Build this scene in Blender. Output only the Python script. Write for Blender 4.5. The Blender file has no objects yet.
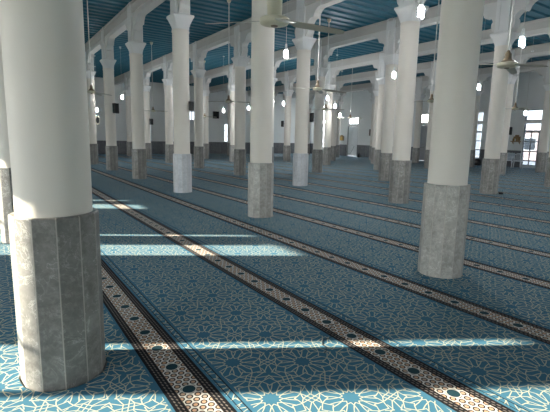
import bpy, bmesh, math, random
from mathutils import Vector, Matrix
random.seed(7)
PI = math.pi
S = bpy.context.scene
C = S.collection
DX, DY = 4.1, 4.135            # column spacing across / along the carpet stripes
X0, X1 = -4.1, 27.88           # inner faces of the side walls
Y0, Y1 = -8.6, 32.9            # inner faces of the wall behind the camera and of the end wall
ZC = 5.9                       # underside of the ceiling deck
TH = 0.3                       # wall thickness

# ------------------------------------------------------------------ node helpers
class N:
    """a float socket with arithmetic"""
    nt = None
    def __init__(s, k): s.k = k
    @staticmethod
    def op(o, *a, clamp=False):
        n = N.nt.nodes.new('ShaderNodeMath'); n.operation = o; n.use_clamp = clamp
        for i, v in enumerate(a):
            if isinstance(v, N): N.nt.links.new(v.k, n.inputs[i])
            else: n.inputs[i].default_value = float(v)
        return N(n.outputs[0])
    def __add__(a, b): return N.op('ADD', a, b)
    __radd__ = __add__
    def __sub__(a, b): return N.op('SUBTRACT', a, b)
    def __rsub__(a, b): return N.op('SUBTRACT', b, a)
    def __mul__(a, b): return N.op('MULTIPLY', a, b)
    __rmul__ = __mul__
    def __truediv__(a, b): return N.op('DIVIDE', a, b)
    def abs(a): return N.op('ABSOLUTE', a)
    def sqrt(a): return N.op('SQRT', a)
    def floor(a): return N.op('FLOOR', a)
    def min(a, b): return N.op('MINIMUM', a, b)
    def max(a, b): return N.op('MAXIMUM', a, b)
    def lt(a, b): return N.op('LESS_THAN', a, b)
    def gt(a, b): return N.op('GREATER_THAN', a, b)
    def sat(a): return N.op('ADD', a, 0.0, clamp=True)
    def fold(a, p): return (a - (a / p + 0.5).floor() * p)          # wrap to [-p/2, p/2]
def hyp(x, y): return (x * x + y * y).sqrt()
def seg(px, py, a, b):
    bx, by = b[0] - a[0], b[1] - a[1]; l = bx * bx + by * by
    qx, qy = px - a[0], py - a[1]
    h = N.op('MULTIPLY', qx * bx + qy * by, 1 / l, clamp=True)
    return hyp(qx - h * bx, qy - h * by)
def line(d, w, soft=0.002): return N.op('ADD', (w - d) / soft, 0.5, clamp=True)
def mix(f, a, b):
    n = N.nt.nodes.new('ShaderNodeMix'); n.data_type = 'RGBA'
    for i, v in ((0, f), (6, a), (7, b)):
        if isinstance(v, N): N.nt.links.new(v.k, n.inputs[i])
        elif hasattr(v, 'is_linked'): N.nt.links.new(v, n.inputs[i])
        elif isinstance(v, (int, float)): n.inputs[i].default_value = v
        else: n.inputs[i].default_value = (*v, 1)
    return n.outputs[2]
def newmat(name):
    m = bpy.data.materials.new(name); m.use_nodes = True
    nt = m.node_tree; N.nt = nt
    b = nt.nodes['Principled BSDF']
    return m, nt, b
def coords(kind='Object'):
    nt = N.nt
    t = nt.nodes.new('ShaderNodeTexCoord'); s = nt.nodes.new('ShaderNodeSeparateXYZ')
    nt.links.new(t.outputs[kind], s.inputs[0])
    return t.outputs[kind], N(s.outputs[0]), N(s.outputs[1]), N(s.outputs[2])
def noise(vec, scale, detail=3, rough=.5, dist=0., w=None):
    nt = N.nt; n = nt.nodes.new('ShaderNodeTexNoise')
    n.inputs['Scale'].default_value = scale; n.inputs['Detail'].default_value = detail
    n.inputs['Roughness'].default_value = rough; n.inputs['Distortion'].default_value = dist
    if w is not None: n.noise_dimensions = '4D'; nt.links.new(w.k, n.inputs['W'])
    nt.links.new(vec, n.inputs['Vector'])
    return N(n.outputs[0])
def bump(h, b, strength=.3, dist=.01):
    n = N.nt.nodes.new('ShaderNodeBump'); n.inputs['Strength'].default_value = strength; n.inputs['Distance'].default_value = dist
    N.nt.links.new(h.k, n.inputs['Height']); N.nt.links.new(n.outputs[0], b.inputs['Normal'])
def plain(name, col, rough=.6, metal=0., spec=.5, var=.06, scale=6.):
    m, nt, b = newmat(name)
    v, x, y, z = coords()
    n = noise(v, scale, 3)
    nt.links.new(mix(n, tuple(c * (1 - var) for c in col), tuple(min(1, c * (1 + var)) for c in col)), b.inputs['Base Color'])
    b.inputs['Roughness'].default_value = rough; b.inputs['Metallic'].default_value = metal
    b.inputs['Specular IOR Level'].default_value = spec
    return m
def emit(name, col, s):
    m, nt, b = newmat(name)
    b.inputs['Base Color'].default_value = (*col, 1)
    b.inputs['Emission Color'].default_value = (*col, 1); b.inputs['Emission Strength'].default_value = s
    return m
def marble(name, dark, light, vein, slab_mode):
    m, nt, b = newmat(name)
    v, x, y, z = coords()
    if slab_mode == 'ring':
        a = N.op('ARCTAN2', y, x) * (12 / (2 * PI)) + 12.0
        sid = a.floor(); fr = a - sid
        r = hyp(x, y)
        edge = (fr.min(1 - fr)) * (2 * PI / 12) * r
    else:
        a = (x if slab_mode == 'x' else y) / 0.6 + 100.
        sid = a.floor(); fr = a - sid
        edge = fr.min(1 - fr) * 0.6
    w = sid * 3.71
    n1 = noise(v, 4.5, 5, .6, .6, w)
    n2 = noise(v, 7., 6, .65, 1.2, w + 9.1)
    n3 = noise(v, 60., 2, .6, 0, w)
    veins = line((n2 - .5).abs(), .010, .016) * ((n1 - .40) * 5.).sat()
    blot = ((noise(v, 26., 4, .7, .5, w) - .45) * 4.).sat()
    base = mix(((n1 - .35) * 2.6).sat(), dark, light)
    base = mix(blot * .6, base, tuple(min(.85, c * 1.25) for c in light))
    base = mix(n3 * .35, base, tuple(c * 1.25 for c in light))
    hs = N.op('FRACT', N.op('SINE', sid * 12.9898 + 4.1) * 437.585)
    base = mix(veins * .9, base, vein)
    base = mix(hs * .38, base, tuple(c * .6 for c in dark))
    base = mix(line(edge, .0035, .003) * .6, base, (.58, .53, .46))
    nt.links.new(base, b.inputs['Base Color'])
    b.inputs['Roughness'].default_value = .42; b.inputs['Specular IOR Level'].default_value = .4
    bump(line(edge, .004, .003), b, .4, -.004)
    return m

MARBLE = [marble('marble_grey', (.135, .128, .118), (.31, .295, .275), (.62, .60, .56), 'ring'),
          marble('marble_mid', (.26, .245, .22), (.52, .50, .455), (.75, .74, .70), 'ring'),
          marble('marble_pale', (.46, .465, .48), (.68, .69, .72), (.80, .80, .80), 'ring')]
MARX = marble('marble_dado_x', (.1, .105, .115), (.17, .175, .185), (.4, .4, .4), 'x')
MARY = marble('marble_dado_y', (.1, .105, .115), (.17, .175, .185), (.4, .4, .4), 'y')

def paint(name, col, rough=.55):
    m, nt, b = newmat(name)
    v, x, y, z = coords()
    n = noise(v, 2.2, 4, .55, .3); n2 = noise(v, 35., 2)
    c = mix(((n - .35) * 1.6).sat(), tuple(k * .95 for k in col), col)
    nt.links.new(c, b.inputs['Base Color'])
    b.inputs['Roughness'].default_value = rough; b.inputs['Specular IOR Level'].default_value = .3
    bump(n2, b, .08, .004)
    return m
SHAFT = paint('shaft_paint', (.81, .75, .67), .5)
WHITE = paint('plaster_white', (.80, .79, .77))
BEAMP = paint('beam_paint', (.62, .59, .55))
ARCHP = paint('arch_paint', (.72, .70, .67))
WALLP = paint('wall_paint', (.86, .87, .85))
TEAL = plain('ceiling_teal', (.014, .135, .20), .5, var=.1)
FRAMEM = plain('window_frame_paint', (.30, .31, .32), .5)
DARKM = plain('black_plastic', (.012, .012, .013), .4)
STEEL = plain('rod_white', (.65, .64, .60), .35)
CREAM = plain('fan_cream', (.70, .64, .48), .35, var=.03)
BROWN = plain('fan_brown', (.22, .16, .10), .4)
BLADE = plain('fan_blade', (.42, .39, .32), .35, var=.03)
PLAST = plain('white_plastic', (.78, .80, .82), .35)
CLOTH = plain('pale_cloth', (.60, .66, .72), .9)
WOOD = plain('orange_wood', (.30, .19, .09), .5, var=.25, scale=20)
DWOOD = plain('dark_wood', (.05, .025, .015), .5, var=.25, scale=20)
GOLD = plain('gilded', (.45, .30, .08), .4, .6)
PRINT = plain('calligraphy_print', (.10, .09, .07), .6, var=.8, scale=30)
DOORP = plain('door_paint', (.82, .84, .84), .5)
GROUND = plain('yard_ground', (.55, .52, .47), .9, var=.2, scale=.5)
BRICK = plain('far_brick', (.66, .50, .47), .9, var=.25, scale=1.)
BULB = emit('cfl_tube', (.97, .98, 1.), 200.)
BASEP = plain('lamp_base', (.75, .75, .73), .4)
THREAD = plain('dark_thread', (.02, .03, .04), .8)
FLOORM = plain('concrete_floor', (.30, .29, .27), .9)
def glassm(name, tint):
    m, nt, b = newmat(name)
    nt.nodes.remove(b)
    t = nt.nodes.new('ShaderNodeBsdfTransparent'); t.inputs[0].default_value = (*tint, 1)
    g = nt.nodes.new('ShaderNodeBsdfGlossy'); g.inputs['Roughness'].default_value = .03
    f = nt.nodes.new('ShaderNodeFresnel'); f.inputs[0].default_value = 1.25
    x = nt.nodes.new('ShaderNodeMixShader')
    nt.links.new(f.outputs[0], x.inputs[0]); nt.links.new(t.outputs[0], x.inputs[1]); nt.links.new(g.outputs[0], x.inputs[2])
    nt.links.new(x.outputs[0], nt.nodes['Material Output'].inputs[0])
    return m
GLASS = glassm('window_glass', (.93, .96, .97))
DIMMING = glassm('dimming_window_glass', (.40, .43, .46))  # dark tint added to cut the daylight so the frames still read

# carpet: rosette lattice in the field, star band with two chain borders
ROLL = DX / 3                   # 1.3667
SEAM0 = 0.845
STR = ROLL - 0.215              # stripe centre in a roll's own x
def carpetm():
    m, nt, b = newmat('prayer_carpet')
    v, x, y, z = coords()
    wv = noise(v, 3.0, 2)
    # ---- field
    P = .4855; RW = P * math.sqrt(3) / 2; a = P / 2
    fx = x - .16
    ax, ay = fx.fold(2 * RW), (y + .04).fold(P)
    bx, by = (fx - RW).fold(2 * RW), (y + .04 - a).fold(P)
    ra, rb = ax * ax + ay * ay, bx * bx + by * by
    k = ra.lt(rb)
    cx, cy = bx + k * (ax - bx), by + k * (ay - by)
    cx, cy = cx.abs() / a, cy.abs() / a              # nearest neighbours lie along y: angle 0 = +y
    # reflect into the 0..30 degree wedge about +y
    c30, s30 = math.cos(PI / 6), math.sin(PI / 6)
    d = (cx * c30 - cy * s30).max(0)                 # beyond 30 deg from y axis
    px, py = cy + 2 * s30 * d, cx - 2 * c30 * d      # px along the axis, py across
    py = py.abs()
    # fold to 0..15 for the rosette's own lines
    c15, s15 = math.cos(PI / 12), math.sin(PI / 12)
    e = (py * c15 - px * s15).max(0)
    qx, qy = px + 2 * s15 * e, (py - 2 * c15 * e).abs()
    pol = lambda r, t: (r * math.cos(math.radians(t)), r * math.sin(math.radians(t)))
    D = seg(qx, qy, pol(.215, 15), pol(.31, 0))
    D = D.min(seg(qx, qy, pol(.31, 0), pol(.47, 5)))
    D = D.min(seg(qx, qy, pol(.47, 5), pol(.66, 6)))
    D = D.min(seg(qx, qy, pol(.66, 6), pol(.78, 15)))
    D = D.min(seg(qx, qy, pol(.66, 6), pol(.58, 0)))
    # outer lines live in the 0..30 wedge
    O = seg(px, py, pol(.78, 15), pol(1.0, 0))
    O = O.min(seg(px, py, pol(.78, 15), pol(.93, 30)))
    O = O.min(seg(px, py, pol(.80, 0), pol(1.0, 9)))
    O = O.min(seg(px, py, pol(1.0, 9), pol(1.02, 30)))
    O = O.min(seg(px, py, pol(.88, 22), pol(1.06, 30)))
    O = O.min(seg(px, py, pol(.78, 15), pol(.80, 0)))
    L = line(D.min(O) * a, .0032, .0022)
    star = hyp(cx, cy).lt(.25)
    n1 = noise(v, 160., 2)
    big = noise(v, 1.3, 3)
    teal = mix(big, (.032, .130, .205), (.046, .165, .255))
    teal = mix(n1, teal, (.058, .185, .28))
    creamy = (.56, .54, .40)
    fieldc = mix(L * .92, teal, creamy)
    # plain margins next to the band and the seam
    s = x - STR; sa = s.abs()
    inband = sa.lt(.1475)
    margin = (x - .028).lt(0).max((sa - .165).lt(0))
    fieldc = mix(margin, fieldc, teal)
    # ---- band
    H = .30
    ty = (y + .06).fold(H).abs(); sx = sa
    HP = .052; HR = HP * math.sqrt(3)
    gx, gy = s.fold(HP), (y + .06).fold(HR)
    kx, ky = (s - HP / 2).fold(HP), (y + .06 - HR / 2).fold(HR)
    r1, r2 = gx * gx + gy * gy, kx * kx + ky * ky
    rr = r1.min(r2).sqrt()
    vary = noise(v, 30., 1)
    fill = line(rr, .0130, .002)
    net = line(rr * -1, -.0212, .003)
    bandc = mix(net, (.012, .010, .013), (.74, .70, .64))
    bandc = mix(fill, bandc, mix(((vary - .4) * 4.).sat(), (.60, .36, .22), (.44, .34, .27)))
    sr = hyp(ty, sx)
    bandc = mix(line(sr, .046, .002), bandc, (.70, .67, .61))
    st = line(sr, .040, .002)
    bandc = mix(st, bandc, (.010, .045, .060))
    # chain border .085 - .1475
    cxx = (sa - .112); ph = (y + s * .9).fold(.034)
    ch = line(hyp(ph * .45, (cxx.abs() - .011)), .0050, .002)
    edge = line((sa - .0805).abs(), .0022, .002)
    bordc = mix(ch * .55, (.006, .005, .007), (.36, .30, .26))
    bordc = mix(edge * .3, bordc, (.45, .30, .22))
    bandall = mix(sa.gt(.079), bandc, bordc)
    col = mix(inband, fieldc, bandall)
    # seams: dark line a little beyond the border
    sd = (x).min(ROLL - x)
    col = mix(line(sd, .0045, .003), col, (.01, .02, .03))
    col = mix(line(((ROLL - x) - .043).abs(), .0035, .003), col, (.01, .02, .03))
    nt.links.new(col, b.inputs['Base Color'])
    b.inputs['Roughness'].default_value = .8; b.inputs['Specular IOR Level'].default_value = .10
    b.inputs['Sheen Weight'].default_value = .03; b.inputs['Sheen Roughness'].default_value = .5
    b.inputs['Sheen Tint'].default_value = (.75, .85, 1, 1)
    h = noise(v, 420., 2)
    bump(h + L * .8 + wv * 3., b, .35, .003)
    return m
CARPET = carpetm()

# ------------------------------------------------------------------ mesh helpers
def box(bm, x0, x1, y0, y1, z0, z1):
    vs = [bm.verts.new((x, y, z)) for z in (z0, z1) for (x, y) in ((x0, y0), (x1, y0), (x1, y1), (x0, y1))]
    for f in ((3, 2, 1, 0), (4, 5, 6, 7), (0, 1, 5, 4), (1, 2, 6, 5), (2, 3, 7, 6), (3, 0, 4, 7)):
        bm.faces.new([vs[i] for i in f])
def rings(bm, sections, cap=True):
    """sections: lists of points, all the same count"""
    rs = [[bm.verts.new(p) for p in s] for s in sections]
    n = len(rs[0])
    for a, b in zip(rs, rs[1:]):
        for i in range(n): bm.faces.new((a[i], a[(i + 1) % n], b[(i + 1) % n], b[i]))
    if cap:
        bm.faces.new(rs[0][::-1]); bm.faces.new(rs[-1])
def lathe(bm, prof, n=24, c=(0, 0)):
    rings(bm, [[(c[0] + r * math.cos(2 * PI * k / n), c[1] + r * math.sin(2 * PI * k / n), z) for k in range(n)] for r, z in prof])
def tube(bm, pts, r, n=8):
    pts = [Vector(p) for p in pts]; secs = []
    for i, p in enumerate(pts):
        t = (pts[min(i + 1, len(pts) - 1)] - pts[max(i - 1, 0)]).normalized()
        u = t.cross(Vector((0, 0, 1)) if abs(t.z) < .9 else Vector((1, 0, 0))).normalized(); w = t.cross(u)
        rr = r[i] if isinstance(r, (list, tuple)) else r
        secs.append([tuple(p + (u * math.cos(2 * PI * k / n) + w * math.sin(2 * PI * k / n)) * rr) for k in range(n)])
    rings(bm, secs)
def prism(bm, poly, x0, x1, axis='x'):
    """poly in (y,z), extruded along x"""
    f = (lambda x, p: (x, p[0], p[1])) if axis == 'x' else (lambda x, p: (p[0], x, p[1]))
    a = [bm.verts.new(f(x0, p)) for p in poly]; b = [bm.verts.new(f(x1, p)) for p in poly]
    n = len(poly)
    for i in range(n): bm.faces.new((a[i], a[(i + 1) % n], b[(i + 1) % n], b[i]))
    bm.faces.new(a[::-1]); bm.faces.new(b)
def obj(name, bm, mat, parent=None, loc=(0, 0, 0), smooth=0, bevel=0):
    bmesh.ops.recalc_face_normals(bm, faces=bm.faces)
    me = bpy.data.meshes.new(name); bm.to_mesh(me); bm.free()
    me.materials.append(mat)
    o = bpy.data.objects.new(name, me); C.objects.link(o); o.location = loc
    if parent: o.parent = parent
    if smooth:
        for p in me.polygons: p.use_smooth = True
        me.set_sharp_from_angle(angle=math.radians(smooth))
    if bevel:
        md = o.modifiers.new('bevel', 'BEVEL'); md.width = bevel; md.segments = 2; md.limit_method = 'ANGLE'
    return o
def B(): return bmesh.new()
def empty(name, loc=(0, 0, 0), rz=0):
    o = bpy.data.objects.new(name, None); C.objects.link(o); o.location = loc; o.rotation_euler = (0, 0, rz); o.empty_display_size = .1
    return o
def tag(o, label, cat, group=None, kind=None):
    if label: o['label'] = label
    if cat: o['category'] = cat
    if group: o['group'] = group
    if kind: o['kind'] = kind
    return o
def copy_tree(o, parent=None):
    c = o.copy(); C.objects.link(c)
    if parent: c.parent = parent
    for ch in list(o.children): copy_tree(ch, c)
    return c
def struct(o):
    o['kind'] = 'structure'; return o

# ------------------------------------------------------------------ shell
bm = B(); box(bm, X0 - TH, X1 + TH, Y0 - TH, Y1 + TH, -.2, 0)
struct(obj('floor', bm, FLOORM))
bm = B(); box(bm, -150, 150, -120, 160, -.45, -.25)
g_ = obj('ground', bm, GROUND); tag(g_, 'pale bare yard outside the windows', None, kind='structure')

# ribbed ceiling deck
bm = B(); p = .45; y = Y0 - TH; top = ZC + .12
poly = []
while y < Y1 + TH:
    poly += [(y, ZC + .055), (y + .20, ZC + .055), (y + .24, ZC), (y + .41, ZC)]
    y += p
poly += [(y, top), (Y0 - TH, top)]
a = [bm.verts.new((X0 - TH, q[0], q[1])) for q in poly[:-2]]; b = [bm.verts.new((X1 + TH, q[0], q[1])) for q in poly[:-2]]
for i in range(len(a) - 1): bm.faces.new((a[i], a[i + 1], b[i + 1], b[i]))
box(bm, X0 - TH, X1 + TH, Y0 - TH, Y1 + TH + .4, ZC + .06, ZC + .3)  # solid slab above the deck, added to block light
struct(obj('ceiling', bm, TEAL))

# walls with openings; every wall is a grid of boxes in one mesh
def wall(name, axis, inner, outer, a0, a1, ops, mat):
    bm = B()
    def bx(p0, p1, z0, z1):
        if p1 - p0 < 1e-4 or z1 - z0 < 1e-4: return
        lo, hi = min(inner, outer), max(inner, outer)
        if axis == 'x': box(bm, lo, hi, p0, p1, z0, z1)      # wall plane normal to x
        else: box(bm, p0, p1, lo, hi, z0, z1)
    cur = a0
    for (c0, c1, zs) in sorted(ops):
        bx(cur, c0, 0, ZC + .05)
        z = 0
        for z0, z1 in zs: bx(c0, c1, z, z0); z = z1
        bx(c0, c1, z, ZC + .05)
        cur = c1
    bx(cur, a1, 0, ZC + .05)
    return struct(obj(name, bm, mat))
WW = 1.37
def left_h(c): return 2.70 if c < 8 else (2.45 if c < 12 else 1.95)  # unseen window heads, lowered farther back to shorten the sun patches
left_c = [6.26 + .04 + DY * (k - 1) for k in range(-2, 7)]
right_c = {i: (i + .5) * DY for i in range(-1, 8)}; right_c[6] = 26.4; right_c[5] = 22.5
door_bays = (4, 6); clear_bays = (-1, 0, 1, 5, 7)  # clear bays: unseen windows made taller and untinted to brighten the hall
end_c = {j: (j + .5) * DX + .12 for j in range(-1, 7)}
end_open = (0, 2, 3, 4, 5, 6)
def end_z(j): return (2.95, 3.75) if j == 3 else ((1.07, 2.78) if j in (2, 4) else (1.07, 4.9))  # hidden bays get tall added windows that let in more daylight
back_c = [(-.5 + k) * DX for k in range(2, 8)]  # unseen openings behind the camera, added to let in fill light
wall('wall_left', 'x', X0, X0 - TH, Y0 - TH, Y1 + TH, [(c - .77, c + .77, [(.15, left_h(c))]) for c in left_c], WALLP)
wall('wall_right', 'x', X1, X1 + TH, Y0 - TH, Y1 + TH,
     [(c - .685, c + .685, [(0.02, 2.82), (2.95, 3.62)] if i in door_bays else [(.15, 2.82), (2.95, 4.9 if i in clear_bays else 3.62)]) for i, c in right_c.items()], WALLP)
wall('wall_end', 'y', Y1, Y1 + TH, X0, X1, [(end_c[j] - .7, end_c[j] + .7, [end_z(j)]) for j in end_open], WALLP)
wall('wall_back', 'y', Y0, Y0 - TH, X0, X1, [(c - .95, c + .95, [(.05, 2.4)]) for c in back_c], WALLP)

def dado(name, axis, inner, sgn, a0, a1, gaps, mat):
    bm = B(); cur = a0
    def bx(p0, p1):
        if p1 - p0 < .02: return
        lo, hi = sorted((inner, inner + sgn * .025))
        l2, h2 = sorted((inner, inner + sgn * .04))
        if axis == 'x': box(bm, lo, hi, p0, p1, 0, 1.04); box(bm, l2, h2, p0, p1, 1.04, 1.07)
        else: box(bm, p0, p1, lo, hi, 0, 1.04); box(bm, p0, p1, l2, h2, 1.04, 1.07)
    for g0, g1 in sorted(gaps): bx(cur, g0); cur = g1
    bx(cur, a1)
    return struct(obj(name, bm, mat))
dado('baseboard_left', 'x', X0, 1, Y0, Y1, [(c - .77, c + .77) for c in left_c], MARY)
dado('baseboard_right', 'x', X1, -1, Y0, Y1, [(c - .685, c + .685) for c in right_c.values()], MARY)
dado('baseboard_end', 'y', Y1, -1, X0 + .05, X1 - .05, [], MARX)
dado('baseboard_back', 'y', Y0, 1, X0 + .05, X1 - .05, [(c - .95, c + .95) for c in back_c], MARX)

# windows
wn = [0]
def window(loc, rz, w, z0, z1, ncol, bars, transom=None, glass=None):
    glass = glass or GLASS
    wn[0] += 1
    root = empty(f'window_{wn[0]}', loc, rz); root['kind'] = 'structure'
    t = .05
    def frame(z0, z1, ncol, bars):
        bm = B()
        box(bm, -w / 2, -w / 2 + t, -.05, .03, z0, z1); box(bm, w / 2 - t, w / 2, -.05, .03, z0, z1)
        box(bm, -w / 2 + t, w / 2 - t, -.05, .03, z0, z0 + t); box(bm, -w / 2 + t, w / 2 - t, -.05, .03, z1 - t, z1)
        hi = bars[-1] if bars and len(bars) > 2 else z1
        for k in range(1, ncol):
            x = -w / 2 + w * k / ncol
            box(bm, x - .032, x + .032, -.02, .02, z0 + t, hi - .02 if hi < z1 else z1 - t)
        for zb in bars:
            h = (.055 if zb == hi else .032) if transom else .012
            box(bm, -w / 2 + t, w / 2 - t, -.022, .022, zb - h, zb + h)
        obj('window_frame', bm, FRAMEM, root)
        bm = B(); box(bm, -w / 2 + t, w / 2 - t, -.003, .003, z0 + t, z1 - t)
        obj('pane', bm, glass, root)
    frame(z0, z1, ncol, bars)
    if transom: frame(transom[0], transom[1], 1, [])
    return root
portals = []
def portal(loc, rot, w, h):
    L = bpy.data.lights.new('window_portal', 'AREA'); L.shape = 'RECTANGLE'; L.size = w; L.size_y = h
    L.cycles.is_portal = True
    o = bpy.data.objects.new('window_portal', L); C.objects.link(o); o.location = loc; o.rotation_euler = rot
for c in left_c:
    window((X0 - .2, c, 0), PI / 2, 1.54, .15, left_h(c), 2, [.95, 1.75])
    portal((X0 - .35, c, 1.46), (0, -PI / 2, 0), 2.6, 1.5)
for i, c in right_c.items():
    if i in door_bays:
        wn[0] += 1
        r = empty(f'window_{wn[0]}', (X1 + .12, c, 0), PI / 2); r['kind'] = 'structure'
        bm = B()
        for (a0, a1, z0, z1) in ((-.685, -.635, 2.95, 3.62), (.635, .685, 2.95, 3.62), (-.635, .635, 2.95, 3.0), (-.635, .635, 3.57, 3.62)): box(bm, a0, a1, -.05, .03, z0, z1)
        obj('window_frame', bm, FRAMEM, r)
        bm = B(); box(bm, -.635, .635, -.003, .003, 3.0, 3.57); obj('pane', bm, GLASS, r)
        n = door_bays.index(i) + 1
        d = empty(f'door_{n}', (X1 + .1, c, .02), PI / 2); d['kind'] = 'structure'
        mt = DOORP if i == 6 else FRAMEM
        bm = B(); box(bm, -.68, -.62, -.05, .06, 0, 2.8); box(bm, .62, .68, -.05, .06, 0, 2.8); box(bm, -.62, .62, -.05, .06, 2.74, 2.8); obj('door_frame', bm, FRAMEM, d)
        for s in (-1, 1):
            bm = B(); x0, x1 = sorted((s * .005, s * .615))
            box(bm, x0, x1, -.02, .02, .01, 2.735)
            for (z0, z1) in ((.15, 1.0), (1.1, 2.6)): box(bm, x0 + .08, x1 - .08, -.03, .03, z0, z1)
            lf = obj('door_leaf', bm, mt, d, bevel=.008)
            bm = B(); tube(bm, [(s * .06, .02, 1.02), (s * .06, .07, 1.02), (s * .17, .07, 1.02)], .009); obj('door_handle', bm, DARKM, lf)
        portal((X1 + .35, c, 3.28), (0, PI / 2, 0), .6, 1.3)
    else:
        zt = 4.9 if i in clear_bays else 3.62
        window((X1 + .12, c, 0), PI / 2, WW, .15, 2.82, 3, [.45, 1.03, 1.64, 2.26], (2.95, zt), GLASS if i in clear_bays else DIMMING)
        portal((X1 + .35, c, (zt + .1) / 2), (0, PI / 2, 0), zt - .1, 1.35)
for j in end_open:
    z0, z1 = end_z(j)
    window((end_c[j], Y1 + .12, 0), 0, 1.4, z0, z1, 3, [] if j == 3 else [1.6, 2.15, 2.16], None, DIMMING if j in (2, 3, 4) else GLASS)
    portal((end_c[j], Y1 + .35, (z0 + z1) / 2), (PI / 2 * -1, 0, 0), 1.4, z1 - z0)
for c in back_c:
    window((c, Y0 - .15, 0), 0, 1.9, .05, 2.4, 3, [1.0, 1.9])
    portal((c, Y0 - .35, 1.22), (PI / 2, 0, 0), 1.9, 2.3)

# ------------------------------------------------------------------ columns
def make_column():
    root = empty('column')
    n = 12
    bm = B(); R = .252
    ring = lambda r, z: [(r * math.cos(2 * PI * k / n), r * math.sin(2 * PI * k / n), z) for k in range(n)]
    rings(bm, [ring(R, 0), ring(R, 1.062), ring(R - .006, 1.07)])
    obj('marble_base', bm, MARBLE[0], root)
    bm = B(); lathe(bm, [(.216, 1.07), (.216, 4.22), (.228, 4.24), (.228, 4.27), (.218, 4.29), (.218, 4.30)], 40)
    obj('shaft', bm, SHAFT, root, smooth=40)
    bm = B(); M = 48; secs = []
    def sq(r, h, s):
        out = []
        for k in range(M):
            t = 2 * PI * k / M; c, q = math.cos(t), math.sin(t)
            rs = h / max(abs(c), abs(q)); rr = r * (1 - s) + rs * s
            out.append((rr * c, rr * q))
        return out
    for z, h, s in ((4.30, .218, .0), (4.36, .222, .25), (4.42, .228, .5), (4.47, .230, .72), (4.52, .238, .9), (4.565, .250, 1), (4.60, .268, 1), (4.61, .278, 1), (4.655, .278, 1), (4.66, .268, 1), (4.68, .215, 1)):
        secs.append([(a, b, z) for a, b in sq(.218, h, s)])
    rings(bm, secs); obj('capital', bm, WHITE, root, smooth=35)
    # pier with a sunk panel on each face
    bm = B(); q = .2
    box(bm, -q + .02, q - .02, -q + .02, q - .02, 4.66, ZC + .02)
    for sx in (-1, 1):
        for sy in (-1, 1):
            x0, x1 = sorted((sx * q, sx * (q - .12))); y0, y1 = sorted((sy * q, sy * (q - .12)))
            box(bm, x0, x1, y0, y1, 4.66, ZC + .02)
    for z0, z1 in ((4.66, 4.74), (5.5, ZC + .02)): box(bm, -q + .001, q - .001, -q + .001, q - .001, z0, z1)
    obj('pier', bm, WHITE, root, bevel=.006)
    return root
ordn = ['first', 'second', 'third', 'fourth', 'fifth', 'sixth', 'seventh', 'eighth']
special = {(0, 0): 'huge nearest white column at left edge, its dark grey marble base half in sun',
           (0, 1): 'big near white column right of centre on mottled grey marble base',
           (1, 1): 'white column on mid grey marble base behind the large cream ceiling fan',
           (2, 1): 'white column on the palest marble base, left of centre',
           (2, 2): 'white column on bright pale marble base, just right of centre',
           (1, 2): 'white column on dark grey marble base with a lit bulb by its capital',
           (1, 0): 'white column almost hidden behind the huge nearest column at the left edge',
           (1, 3): 'white column on dark marble base behind the cream fan at upper right'}
tone = {(2, 1): 2, (2, 2): 2, (1, 1): 1, (0, 1): 1}
NUDGE = {(0, 0): (.024, -.016), (0, 1): (-.022, .015)}
col0 = make_column(); first = True
alt = {}
for j in range(7):
    for i in range(8):
        c = col0 if first else copy_tree(col0); first = False
        turn = {(0, 0): -6, (0, 1): 6}.get((i, j), ((i * 5 + j * 3) % 7 - 3) * 3)
        for ch in c.children:
            if ch.name.startswith('marble_base'): ch.rotation_euler.z = math.radians(turn)
        ox, oy = NUDGE.get((i, j), (0, 0)); c.location = (j * DX + ox, i * DY + oy, 0)
        tn = tone.get((i, j), 0)
        if tn:
            for ch in c.children:
                if ch.name.startswith('marble_base'):
                    if tn not in alt:
                        alt[tn] = ch.data.copy(); alt[tn].materials[0] = MARBLE[tn]
                    ch.data = alt[tn]
        tag(c, special.get((i, j), f'white round column on grey marble base, {ordn[i]} from the front in the {ordn[j]} row from the left'), 'column', 'columns of the prayer hall')

# ------------------------------------------------------------------ arched beams
brk = [(.20, 4.66), (.25, 4.70), (.31, 4.77), (.35, 4.87), (.35, 4.96), (.31, 5.02), (.345, 5.09), (.41, 5.15), (.49, 5.19), (.56, 5.16), (.60, 5.20), (.63, 5.28), (.70, 5.36), (.79, 5.41), (.88, 5.42)]
for j in range(7):
    x = j * DX
    root = empty('arched_beam', (x, 0, 5.4))
    tag(root, f'pale ceiling beam with scalloped brackets over the {ordn[j]} row of columns from the left', 'beam', 'beams over the column rows')
    bm = B(); 
    box(bm, -.17, .17, Y0, Y1, .16, .50)
    box(bm, -.20, .20, Y0, Y1, .42, .50)
    f = obj('fascia', bm, BEAMP, root)
    ys = [Y0] + [i * DY for i in range(-1, 8)] + [Y1]
    for a, b in zip(ys, ys[1:]):
        la = 0 if a == Y0 or a < 0 else .195; lb = 0 if b == Y1 or b < 0 else .195
        pts = [(a + la, 5.56)]
        if la: pts += [(a + q, z) for q, z in brk]
        else: pts += [(a, 5.42)]
        if lb: pts += [(b - q, z) for q, z in reversed(brk)]
        else: pts += [(b, 5.42)]
        pts += [(b - lb, 5.56)]
        bm = B(); prism(bm, [(q, z - 5.4) for q, z in pts], -.13, .13)
        obj('arch_panel', bm, ARCHP, root)

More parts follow.
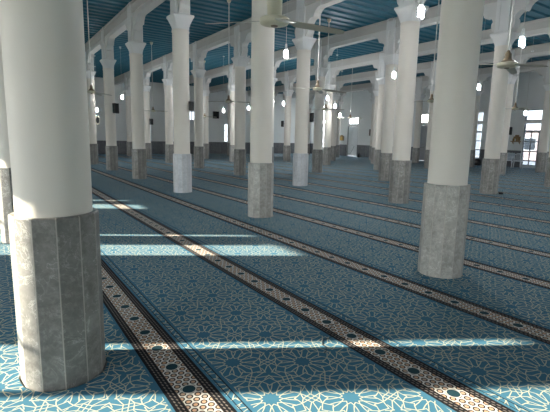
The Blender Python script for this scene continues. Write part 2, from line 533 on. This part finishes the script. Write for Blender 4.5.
# ------------------------------------------------------------------ carpet rolls
def roll_mesh(w0, w1, holex, near=-1):
    """thin slab, local x from w0 to w1, world y, with a cut-out for each column"""
    bm = B(); ys = [Y0]
    def quad(x0, x1, y0, y1): bm.faces.new([bm.verts.new(q) for q in ((x0, y0, 0), (x1, y0, 0), (x1, y1, 0), (x0, y1, 0))])
    if holex is None or not (w0 + .3 < holex < w1 - .3):
        quad(w0, w1, Y0, Y1)
    else:
        cur = Y0
        for i in range(8):
            ox, oy = NUDGE.get((i, near), (0, 0)); yc = i * DY + oy
            hx_ = holex + ox
            quad(w0, w1, cur, yc - .4)
            outer = [bm.verts.new(q) for q in ((w0, yc - .4, 0), (w1, yc - .4, 0), (w1, yc + .4, 0), (w0, yc + .4, 0))]
            n = 24
            inner = [bm.verts.new((hx_ + (.257 + random.uniform(0, .009)) * math.cos(2 * PI * (k + .5) / n), yc + (.257 + random.uniform(0, .009)) * math.sin(2 * PI * (k + .5) / n), 0)) for k in range(n)]
            # corner fans: split the ring by quadrant
            oc = {0: 2, 1: 3, 2: 0, 3: 1}
            for k in range(n):
                qd = int((k + .5) // (n / 4)) % 4 if False else (k // (n // 4))
                o = outer[oc[qd]]
                bm.faces.new((inner[k], o, inner[(k + 1) % n])) if (k % (n // 4)) != n // 4 - 1 else bm.faces.new((inner[k], o, outer[oc[(qd + 1) % 4]], inner[(k + 1) % n]))
            cur = yc + .4
        quad(w0, w1, cur, Y1)
    bmesh.ops.remove_doubles(bm, verts=bm.verts, dist=1e-5)
    r = bmesh.ops.extrude_face_region(bm, geom=list(bm.faces))
    for v in r['geom']:
        if isinstance(v, bmesh.types.BMVert): v.co.z += .012
    return bm
cache = {}
nb = 0
k0 = math.floor((X0 - SEAM0) / ROLL)
names = ['first', 'second', 'third', 'fourth', 'fifth', 'sixth', 'seventh', 'eighth', 'ninth', 'tenth', 'eleventh', 'twelfth', 'thirteenth', 'fourteenth', 'fifteenth', 'sixteenth', 'seventeenth', 'eighteenth', 'nineteenth', 'twentieth', 'twenty first', 'twenty second', 'twenty third', 'twenty fourth', 'twenty fifth']
k = k0
while True:
    xs = SEAM0 + k * ROLL
    if xs >= X1 - .01: break
    w0 = max(0, X0 + .03 - xs); w1 = min(ROLL, X1 - .03 - xs)
    if w1 > w0 + .02:
        # a column line crosses this roll when a multiple of DX lies inside it
        hx = None
        for j in range(7):
            if xs < j * DX < xs + ROLL: hx = j * DX - xs
        nj = 0 if xs < 0 < xs + ROLL else (1 if xs < DX < xs + ROLL else -1)
        key = (round(w0, 3), round(w1, 3), None if hx is None else round(hx, 3), nj)
        if key in cache: o = cache[key].copy(); C.objects.link(o)
        else: o = obj('carpet_strip', roll_mesh(w0, w1, hx, nj), CARPET); cache[key] = o
        o.location = (xs, 0, 0)
        n = k - (-1)          # strip -1 carries the stripe nearest the left column
        if n < 0: lab = f'turquoise prayer carpet strip by the left wall, {names[-n-1]} strip left of the foreground column'
        else: lab = f'turquoise rosette prayer carpet strip with the {names[n]} dark star border from the left'
        tag(o, lab, 'carpet', 'prayer carpet strips')
    k += 1

# ------------------------------------------------------------------ fans
def fan(px, py, pz, blades, label, near=False, ms=1., R=.72, style='drum'):
    rod = ZC - pz
    root = empty('ceiling_fan', (px, py, pz))
    tag(root, label, 'ceiling fan', 'ceiling fans')
    bm = B(); tube(bm, [(0, 0, .2), (0, 0, rod)], .014, 10); obj('rod', bm, STEEL, root, smooth=40)
    bm = B(); lathe(bm, [(.02, rod - .12), (.06, rod - .09), (.075, rod)], 20); obj('ceiling_canopy', bm, CREAM, root, smooth=40)
    bm = B()
    if style == 'drum': prof = [(.05, .03), (.082, .036), (.088, .12), (.090, .26), (.080, .30), (.02, .31)]
    else: prof = [(.165, .030), (.13, .048), (.085, .075), (.062, .10), (.058, .165), (.035, .19), (.016, .22)]
    lathe(bm, [(r * ms, z) for r, z in prof], 28); obj('motor_cover', bm, CREAM if style == 'drum' else BROWN, root, smooth=45)
    bm = B(); lathe(bm, [(r * ms, z) for r, z in [(.02, -.040), (.06, -.040), (.12, -.036), (.160, -.024), (.172, -.008), (.174, .026), (.160, .034), (.05, .036)]], 40)
    hub = obj('motor', bm, CREAM, root, smooth=45)
    bm = B(); lathe(bm, [(r * ms, z) for r, z in [(.01, -.052), (.035, -.05), (.045, -.038), (.02, -.036)]], 20); obj('bottom_cap', bm, BROWN, hub, smooth=45)
    r0 = .13 * ms
    for az, droop, L in blades:
        bm = B()
        # blade: narrow root iron then widening plate, pitched about its long axis
        pts = [(r0, .02), (r0 + .07, .022), (r0 + .10, .058), (L * .6, .056), (L * .93, .048), (L, .03)]
        up, lo = [], []
        for (x, h) in pts:
            up.append((x, h)); lo.append((x, -h))
        outline = up + lo[::-1]
        pitch = math.radians(-13)
        top = [(x, y * math.cos(pitch), y * math.sin(pitch) + .003) for x, y in outline]
        bot = [(x, y * math.cos(pitch), y * math.sin(pitch) - .003) for x, y in outline]
        rings(bm, [bot, top])
        bl = obj('blade', bm, BLADE, root, loc=(0, 0, .012))
        bl.rotation_euler = (0, math.radians(droop), math.radians(az))
    return root
# azimuths are measured from world x; picture right = heading - 90
HD = math.degrees(math.atan2(.83103, .55623))            # heading of the camera in world xy
def sc(a): return HD - 90 + a                             # 0 = picture right, 90 = away
def ray(px, py, z):
    """a point at height z seen at this place in the photograph"""
    d = CAMF + CAMR * ((px - 275) / 422.893) - CAMU * ((py - 206) / 422.893)
    return CAMP + d * ((z - CAMP.z) / d.z)
pt, rl = math.radians(9.1336), math.radians(1.1804)
hx, hy = .55623, .83103
CAMF = Vector((hx * math.cos(pt), hy * math.cos(pt), -math.sin(pt)))
R_ = Vector((hy, -hx, 0)); U_ = R_.cross(CAMF)
CAMR = R_ * math.cos(rl) + U_ * math.sin(rl); CAMU = U_ * math.cos(rl) - R_ * math.sin(rl)
CAMP = Vector((-.2797, -2.931, 1.55))

fans = [
 ((2.25, .93, 2.735), [(sc(5), 7, .74), (sc(170), 1, .74), (sc(286), 14, .62)], 'large cream ceiling fan, nearest of all, hanging before the second column', .89, 'drum'),
 ((6.38, .72, 2.72), [(sc(172), 0, .70), (sc(52), 4, .70), (sc(-68), 10, .66)], 'cream ceiling fan with brown conical cap at upper right', .86, 'cone'),
 ((6.38, 5.28, 2.735), [(sc(0), 7, .70), (sc(182), 0, .70), (sc(75), 3, .70)], 'ceiling fan on a long white rod right of the pale based centre column', .66, 'cone'),
 ((2.25, 10.5, 2.75), [(sc(-18), 9, .70), (sc(200), 4, .70), (sc(90), 3, .70)], 'ceiling fan seen just right of the huge left column', .66, 'cone'),
 ((6.38, 9.9, 2.70), [(sc(5), 1, .70), (sc(175), 1, .70), (sc(-60), 4, .70)], 'ceiling fan with level blade left of the column behind the large fan', .66, 'cone'),
 ((10.4, 9.7, 2.66), [(sc(0), 1, .70), (sc(180), 1, .70), (sc(270), 3, .70)], 'ceiling fan hanging low below three lit bulbs', .66, 'cone'),
 ((10.5, 5.1, 2.70), [(sc(0), 2, .70), (sc(150), 2, .70), (sc(250), 3, .70)], 'ceiling fan partly hidden left of the big near column', .66, 'cone'),
 ((14.6, 4.8, 2.69), [(sc(20), 2, .70), (sc(190), 2, .70), (sc(270), 3, .70)], 'ceiling fan near the white chairs by the right wall', .66, 'cone'),
 ((6.38, 17.8, 2.72), [(sc(5), 1, .70), (sc(180), 1, .70), (sc(270), 3, .70)], 'small distant ceiling fan between the second and palest based columns', .66, 'cone'),
 ((10.4, 20.7, 2.70), [(sc(5), 1, .70), (sc(180), 1, .70), (sc(270), 3, .70)], 'small distant ceiling fan just right of the palest based column', .66, 'cone'),
 ((16.7, 15.0, 2.75), [(sc(5), 1, .70), (sc(180), 1, .70), (sc(270), 3, .70)], 'distant ceiling fan before the bright window above the white door', .66, 'cone'),
]
fan_px = [(275, 19), (506, 65), (317, 89), (93, 92), (230, 102), (331, 110), (430, 101), (515, 109), (153, 111), (203, 117), (349, 117.5)]
for (pos, bl, lab, ms, st), (fx_, fy_) in zip(fans, fan_px):
    # hang the fan where its bay puts it; the height follows
    fan(pos[0], pos[1], pos[2], bl, lab, ms=ms, style=st)

# ------------------------------------------------------------------ hanging bulbs
def make_bulb():
    root = empty('hanging_bulb')
    bm = B(); lathe(bm, [(.012, .15), (.022, .145), (.028, .09), (.030, .05), (.034, .03), (.034, .005), (.02, 0)], 16); obj('socket', bm, BASEP, root, smooth=40)
    bm = B(); pts = []
    for k in range(61):
        t = k / 60; a = t * 2 * PI * 4.0; r = .036 * (1 if .1 < t < .9 else .85)
        pts.append((r * math.cos(a), r * math.sin(a), -.005 - .16 * t))
    tube(bm, pts, .0125, 7); obj('spiral_tube', bm, BULB, root, smooth=60)
    return root
bulb0 = None
bulb_px = [(286, 54, 3.5, 'lit bulb hanging just below the large near fan'),
 (421, 12, 3.5, 'lit bulb beside the capital of the dark based column, top right of centre'),
 (522, 42, 3.35, 'brightest lit bulb at upper right beside a column capital'),
 (394, 75, 3.5, 'lit bulb half hidden behind the dark based column right of centre'),
 (479, 87, 3.45, 'lit bulb at the right edge of the big near column'),
 (525.5, 113, 2.75, 'lit bulb in front of the tall right wall window'),
 (327.5, 98, 3.45, 'highest of the lit bulbs in the centre aisle'),
 (335, 106, 3.15, 'middle lit bulb of the centre aisle on a long cord'),
 (340, 115, 2.9, 'lowest right lit bulb of the centre aisle'),
 (324.5, 122, 2.6, 'low narrow lit bulb beside a distant column in the centre'),
 (283.5, 103.5, 3.4, 'lit bulb seen through a small arch right of the mid grey based column'),
 (122, 97, 3.45, 'lit bulb above the black speaker at left'),
 (223.5, 110.5, 3.0, 'lit bulb beside the black wall speaker, left of centre'),
 (248.5, 108, 3.15, 'lit bulb at left edge of the mid grey based column'),
 (97, 110, 2.92, 'small distant lit bulb just right of the huge left column'),
 (192, 104, 3.4, 'distant lit bulb at right edge of the palest based column'),
 (347, 78, 4.4, 'high lit bulb between the beams')][:16]
for (a, b_, z, lab) in bulb_px:
    P_ = ray(a, b_, z)
    if bulb0 is None: bulb0 = make_bulb(); r = bulb0
    else: r = copy_tree(bulb0)
    r.location = (P_.x, P_.y, P_.z + .08); tag(r, lab, 'light bulb', 'hanging energy saving bulbs')
    xb = (P_.x / DX + .5) % 1 * DX - DX / 2
    topz = (5.4 if abs(xb) < .14 else ZC) - P_.z - .08
    bm = B(); tube(bm, [(0, 0, .14), (0, 0, topz)], .005, 6); obj('cord', bm, STEEL, r)
    bm = B(); lathe(bm, [(.02, topz - .05), (.05, topz - .03), (.05, topz)], 14); obj('ceiling_rose', bm, BASEP, r, smooth=40)

# ------------------------------------------------------------------ speakers, clock
def speaker(loc, rz, w, h, dpt, label):
    r = empty('wall_speaker', loc, rz)
    tag(r, label, 'speaker', 'black wall speakers')
    bm = B(); box(bm, -w / 2, w / 2, -dpt, 0, -h / 2, h / 2); obj('cabinet', bm, DARKM, r, bevel=.01)
    bm = B(); box(bm, -w / 2 + .02, w / 2 - .02, -dpt - .008, -dpt + .001, -h / 2 + .03, h / 2 - .03); obj('grille', bm, plain('grille_cloth', (.02, .02, .022), .9, scale=200, var=.6), r)
    bm = B(); box(bm, -.03, .03, 0, .06, -.04, .04); obj('bracket', bm, STEEL, r)
def at_col(i, j, ang, z, w, h, d, label):
    a = math.radians(ang); R = .275
    speaker((j * DX + R * math.cos(a), i * DY + R * math.sin(a), z), a + PI / 2, w, h, d, label)
at_col(4, 1, sc(-28), 2.66, .22, .42, .16, 'black speaker on the column at left, just below a lit bulb')
at_col(3, 3, sc(196), 2.5, .18, .42, .14, 'tall black speaker on a distant column right of centre')
at_col(6, 2, sc(-20), 2.42, .2, .38, .15, 'small black speaker left of the palest based column')
at_col(5, 4, sc(190), 2.5, .2, .4, .15, 'black speaker on a distant column, right of the mid grey based column')
at_col(2, 1, sc(-25), 2.35, .13, .24, .10, 'small black speaker on the right side of the palest based column')
speaker((16.92, Y1 - .07, 3.5), 0, .52, .62, .25, 'large square black speaker high on the end wall')
speaker((X1 - .07, 11.8, 2.31), -PI / 2, .22, .5, .18, 'slim black speaker on right wall above the wooden shelf')
# clock on a column
r = empty('wall_clock', (4.1 + .26, 20.675 - .02, 2.28), math.radians(sc(-30)) + PI / 2)
tag(r, 'oval cream framed dark faced clock on a distant column at left', 'clock')
bm = B(); rings(bm, [[(.15 * math.cos(t), yy, .24 * math.sin(t)) for t in [2 * PI * k / 28 for k in range(28)]] for yy in (-.06, .03)]); obj('frame', bm, CREAM, r)
bm = B(); rings(bm, [[(.10 * math.cos(t), yy, .17 * math.sin(t)) for t in [2 * PI * k / 28 for k in range(28)]] for yy in (-.07, -.059)]); obj('dial', bm, DARKM, r)

# ------------------------------------------------------------------ right wall items
r = empty('wall_shelf', (X1, 11.37, 1.62), -PI / 2)
tag(r, 'small orange wooden shelf on the right wall above the white chairs', 'shelf')
bm = B(); box(bm, -.22, .22, -.025, 0, .06, .34); box(bm, -.12, .12, -.022, -.002, .34, .44); obj('back_panel', bm, WOOD, r)
bm = B(); box(bm, -.3, .3, -.2, 0, 0, .05); obj('shelf_board', bm, WOOD, r, bevel=.006)
for s in (-1, 1):
    bm = B(); prism(bm, [(-.16, 0), (0, 0), (0, -.15), (-.04, -.12)], s * .2 - .012, s * .2 + .012); obj('bracket', bm, WOOD, r)
bm = B()
for k, (w, h) in enumerate(((.05, .17), (.04, .2), (.06, .15), (.05, .19))):
    x = -.2 + k * .07; b2 = B(); box(b2, x, x + w, -.15, -.03, .05, .05 + h); o = obj('book', b2, [DWOOD, GOLD, CLOTH, WOOD][k])
    o.matrix_world = Matrix.Translation((X1, 11.37, 1.62)) @ Matrix.Rotation(-PI / 2, 4, 'Z')
    tag(o, ['dark book at left end of the wooden wall shelf', 'gilt book, second on the wooden wall shelf', 'pale book, third on the wooden wall shelf', 'orange brown book at right end on the wooden wall shelf'][k], 'book', 'books on the wall shelf')
bm.free()
r = empty('picture_frame', (X1, 24.0, 2.2), -PI / 2)
tag(r, 'dark framed calligraphy picture on the right wall beside the white door', 'picture')
bm = B()
for q in ((-.26, -.2, -.28, .28), (.2, .26, -.28, .28), (-.2, .2, -.28, -.22), (-.2, .2, .22, .28)): box(bm, q[0], q[1], -.04, 0, q[2], q[3])
obj('frame', bm, DWOOD, r)
bm = B(); box(bm, -.2, .2, -.02, 0, -.22, .22); obj('picture', bm, PRINT, r)
r = empty('wooden_wall_box', (X1, 27.75, 1.45), -PI / 2)
tag(r, 'small golden brown wooden box on the right wall left of the white door', 'wall box')
bm = B(); box(bm, -.22, .22, -.16, 0, -.02, .38); prism(bm, [(-.25, .38), (.25, .38), (0, .52)], -.18, 0, 'y'); obj('case', bm, WOOD, r)
bm = B(); box(bm, -.17, .17, -.17, -.155, .02, .34); obj('door', bm, GOLD, r)

# chairs
def monobloc(name):
    r = empty(name)
    for sx in (-1, 1):
        for sy, yb in ((-1, -.25), (1, .22)):
            bm = B(); tube(bm, [(sx * .26, yb + sy * .05, 0), (sx * .23, yb, .42)], [.022, .032], 8); obj('leg', bm, PLAST, r, smooth=50)
    bm = B()
    rings(bm, [[(x * s, y * s, z) for x, y in ((-.25, -.25), (-.1, -.28), (.1, -.28), (.25, -.25), (.25, .2), (.2, .24), (-.2, .24), (-.25, .2))] for s, z in ((.97, .40), (1, .415), (1, .435), (.96, .445))])
    obj('seat', bm, PLAST, r, smooth=50)
    b = empty('backrest'); C.objects.unlink(b); bpy.data.objects.remove(b)
    bm = B()
    tube(bm, [(-.24, .2, .43), (-.25, .27, .65), (-.22, .32, .82), (-.1, .345, .87), (.1, .345, .87), (.22, .32, .82), (.25, .27, .65), (.24, .2, .43)], .022, 8)
    for k in range(-3, 4): tube(bm, [(k * .06, .225, .44), (k * .058, .29, .66), (k * .055, .335, .85)], .013, 6)
    obj('backrest', bm, PLAST, r, smooth=50)
    for s in (-1, 1):
        bm = B(); tube(bm, [(s * .25, -.22, .42), (s * .28, -.24, .58), (s * .285, -.16, .645), (s * .28, .05, .655), (s * .255, .27, .66)], .02, 8); obj('armrest', bm, PLAST, r, smooth=50)
    return r
ch = monobloc('plastic_chair'); ch.location = (26.95, 10.72, .017); ch.rotation_euler = (0, 0, math.radians(-75))
tag(ch, 'white plastic armchair at the right wall beside the tall window', 'chair', 'white plastic chairs')
ch2 = copy_tree(ch); ch2.location = (26.9, 11.42, .017); ch2.rotation_euler = (0, 0, math.radians(-100))
tag(ch2, 'white plastic armchair covered with a pale cloth, left one by the right wall', 'chair', 'white plastic chairs')
bm = B(); M_, K_ = 13, 17
def drape(u, v):
    x = (u - .5) * .58; 
    path = [(-.31, .28), (-.29, .455), (.17, .462), (.24, .6), (.31, .83), (.345, .905), (.385, .88), (.37, .45)]
    t = v * (len(path) - 1); k = min(int(t), len(path) - 2); f = t - k
    y = path[k][0] * (1 - f) + path[k + 1][0] * f; z = path[k][1] * (1 - f) + path[k + 1][1] * f
    return (x * (1 + .05 * math.sin(v * 9)), y + .012 * math.sin(u * 22 + v * 5), z + .012 + .012 * math.sin(u * 17 + v * 11))
g = [[bm.verts.new(drape(u / (M_ - 1), v / (K_ - 1))) for u in range(M_)] for v in range(K_)]
for v in range(K_ - 1):
    for u in range(M_ - 1): bm.faces.new((g[v][u], g[v][u + 1], g[v + 1][u + 1], g[v + 1][u]))
cl = obj('chair_cloth', bm, CLOTH, smooth=60); md = cl.modifiers.new('thick', 'SOLIDIFY'); md.thickness = .006
cl.location = ch2.location; cl.rotation_euler = ch2.rotation_euler
tag(cl, 'pale bluish cloth thrown over the left white plastic chair', 'cloth')

# bags and small boxes on the carpet
def bag(loc, s, label, rz=0):
    r = empty('cloth_bag', loc, rz); tag(r, label, 'bag', 'black bags on the carpet')
    bm = B(); secs = []
    for z, q in ((0, .85), (.05, 1), (.5, 1.02), (.8, .8), (1., .45)):
        secs.append([(q * .5 * s * math.cos(t) * (1 + .06 * math.sin(3 * t + z * 5)), q * .32 * s * math.sin(t), z * s * .8) for t in [2 * PI * k / 20 for k in range(20)]])
    rings(bm, secs); obj('body', bm, DARKM, r, smooth=60)
    bm = B(); tube(bm, [(-.12 * s, 0, .76 * s), (-.1 * s, 0, 1.0 * s), (.1 * s, 0, 1.0 * s), (.12 * s, 0, .76 * s)], .014, 6); obj('handle', bm, DARKM, r, smooth=60)
bag((27.0, 13.4, .012), .55, 'black bag on the carpet under the window right of the big near column', PI / 2)
bag((26.6, 24.1, .012), .45, 'small black bag on the floor before the white door', .4)
def footbox(loc, label):
    r = empty('plug_box', loc, .5); tag(r, label, 'plug box', 'small black boxes at column feet')
    bm = B(); box(bm, -.09, .09, -.06, .06, 0, .06); obj('case', bm, DARKM, r, bevel=.01)
    bm = B(); tube(bm, [(.09, 0, .02), (.16, .05, .012), (.2, .14, .012)], .008, 6); obj('cord', bm, DARKM, r)
footbox((12.5, 3.86, .012), 'small black plug box at the foot of the dark based column at right')
footbox((16.9, 7.95, .012), 'small black plug box on the carpet right of the big near column')

# loose thread on the carpet
pts = [(2.088, -.412), (2.02, -.44), (1.96, -.42), (1.93, -.50), (1.86, -.52), (1.84, -.60), (1.76, -.60), (1.70, -.651), (1.70, -.70), (1.657, -.749), (1.63, -.76)]
bm = B(); tube(bm, [(x, y, .0145) for x, y in pts], .0022, 6)
tag(obj('loose_thread', bm, THREAD, smooth=60), 'dark loose thread curled on the carpet in the sunlit patch at bottom', 'thread')

# cable loop on the white door's side wall
bm = B(); tube(bm, [(X1 - .06, 27.35 - .06 * k if False else 27.35 - 1.3 * k / 12, .95 - .75 * math.sin(PI * k / 12)) for k in range(13)], .014, 6)
tag(obj('hanging_cable', bm, DARKM, smooth=60), 'dark cable hanging in a loop before the white door', 'cable')

# ------------------------------------------------------------------ outside
def house(loc, rz, w, d, h, mat, label):
    r = empty('house', loc, rz); tag(r, label, 'building', 'buildings outside the windows')
    bm = B(); box(bm, -w / 2, w / 2, 0, d, 0, h); obj('wall', bm, mat, r)
    bm = B(); box(bm, -w / 2 - .3, w / 2 + .3, -.3, d + .3, h, h + .3); obj('roof', bm, WHITE, r)
    for q in range(int(w // 3)):
        for s in range(int(h // 3)):
            x = -w / 2 + 1.2 + q * 3; z = 1 + s * 3
            bm = B(); box(bm, x, x + 1.3, -.06, .0, z, z + 1.4); wf = obj('window', bm, WHITE, r)
            bm = B(); box(bm, x + .1, x + 1.2, -.08, -.06, z + .1, z + 1.3); obj('pane', bm, plain('dark_pane', (.05, .06, .07), .15), wf)
house((48, 18, -.25), -PI / 2, 14, 8, 3.2, BRICK, 'low brick building beyond the right wall windows')
house((52, 38, -.25), -PI / 2, 10, 8, 6.2, WHITE, 'white two storey building beyond the right wall windows')

# ------------------------------------------------------------------ light
w = bpy.data.worlds.new('sky'); S.world = w; w.use_nodes = True
nt = w.node_tree; N.nt = nt
bg = nt.nodes['Background']
tc = nt.nodes.new('ShaderNodeTexCoord'); sp = nt.nodes.new('ShaderNodeSeparateXYZ'); nt.links.new(tc.outputs['Generated'], sp.inputs[0])
z = N(sp.outputs[2])
col = mix((z * 1.4).sat(), (1.0, .98, .95), (.74, .84, 1.0))
nt.links.new(col, bg.inputs[0]); bg.inputs[1].default_value = 5.5
sun = bpy.data.lights.new('sun', 'SUN'); sun.energy = 15; sun.angle = math.radians(.6); sun.color = (1, .88, .70)
so = bpy.data.objects.new('sun', sun); C.objects.link(so)
el = math.radians(17.2); trav = Vector((.866 * math.cos(el), -.5 * math.cos(el), -math.sin(el)))
so.rotation_euler = trav.to_track_quat('-Z', 'Y').to_euler(); so.location = (-12, 8, 6)

# ------------------------------------------------------------------ camera
cam = bpy.data.cameras.new('camera'); co = bpy.data.objects.new('camera', cam); C.objects.link(co)
cam.sensor_width = 36; cam.sensor_fit = 'HORIZONTAL'; cam.lens = 36 * 422.893 / 550; cam.clip_end = 400; cam.clip_start = .05
M = Matrix(((CAMR.x, CAMU.x, -CAMF.x, CAMP.x), (CAMR.y, CAMU.y, -CAMF.y, CAMP.y), (CAMR.z, CAMU.z, -CAMF.z, CAMP.z), (0, 0, 0, 1)))
co.matrix_world = M
S.camera = co
S.view_settings.view_transform = 'Standard'; S.view_settings.look = 'None'; S.view_settings.gamma = 1
S.view_settings.use_curve_mapping = False
S.view_settings.exposure = 1.0
S.cycles.max_bounces = 10; S.cycles.diffuse_bounces = 7; S.cycles.transparent_max_bounces = 12
S.cycles.use_denoising = True
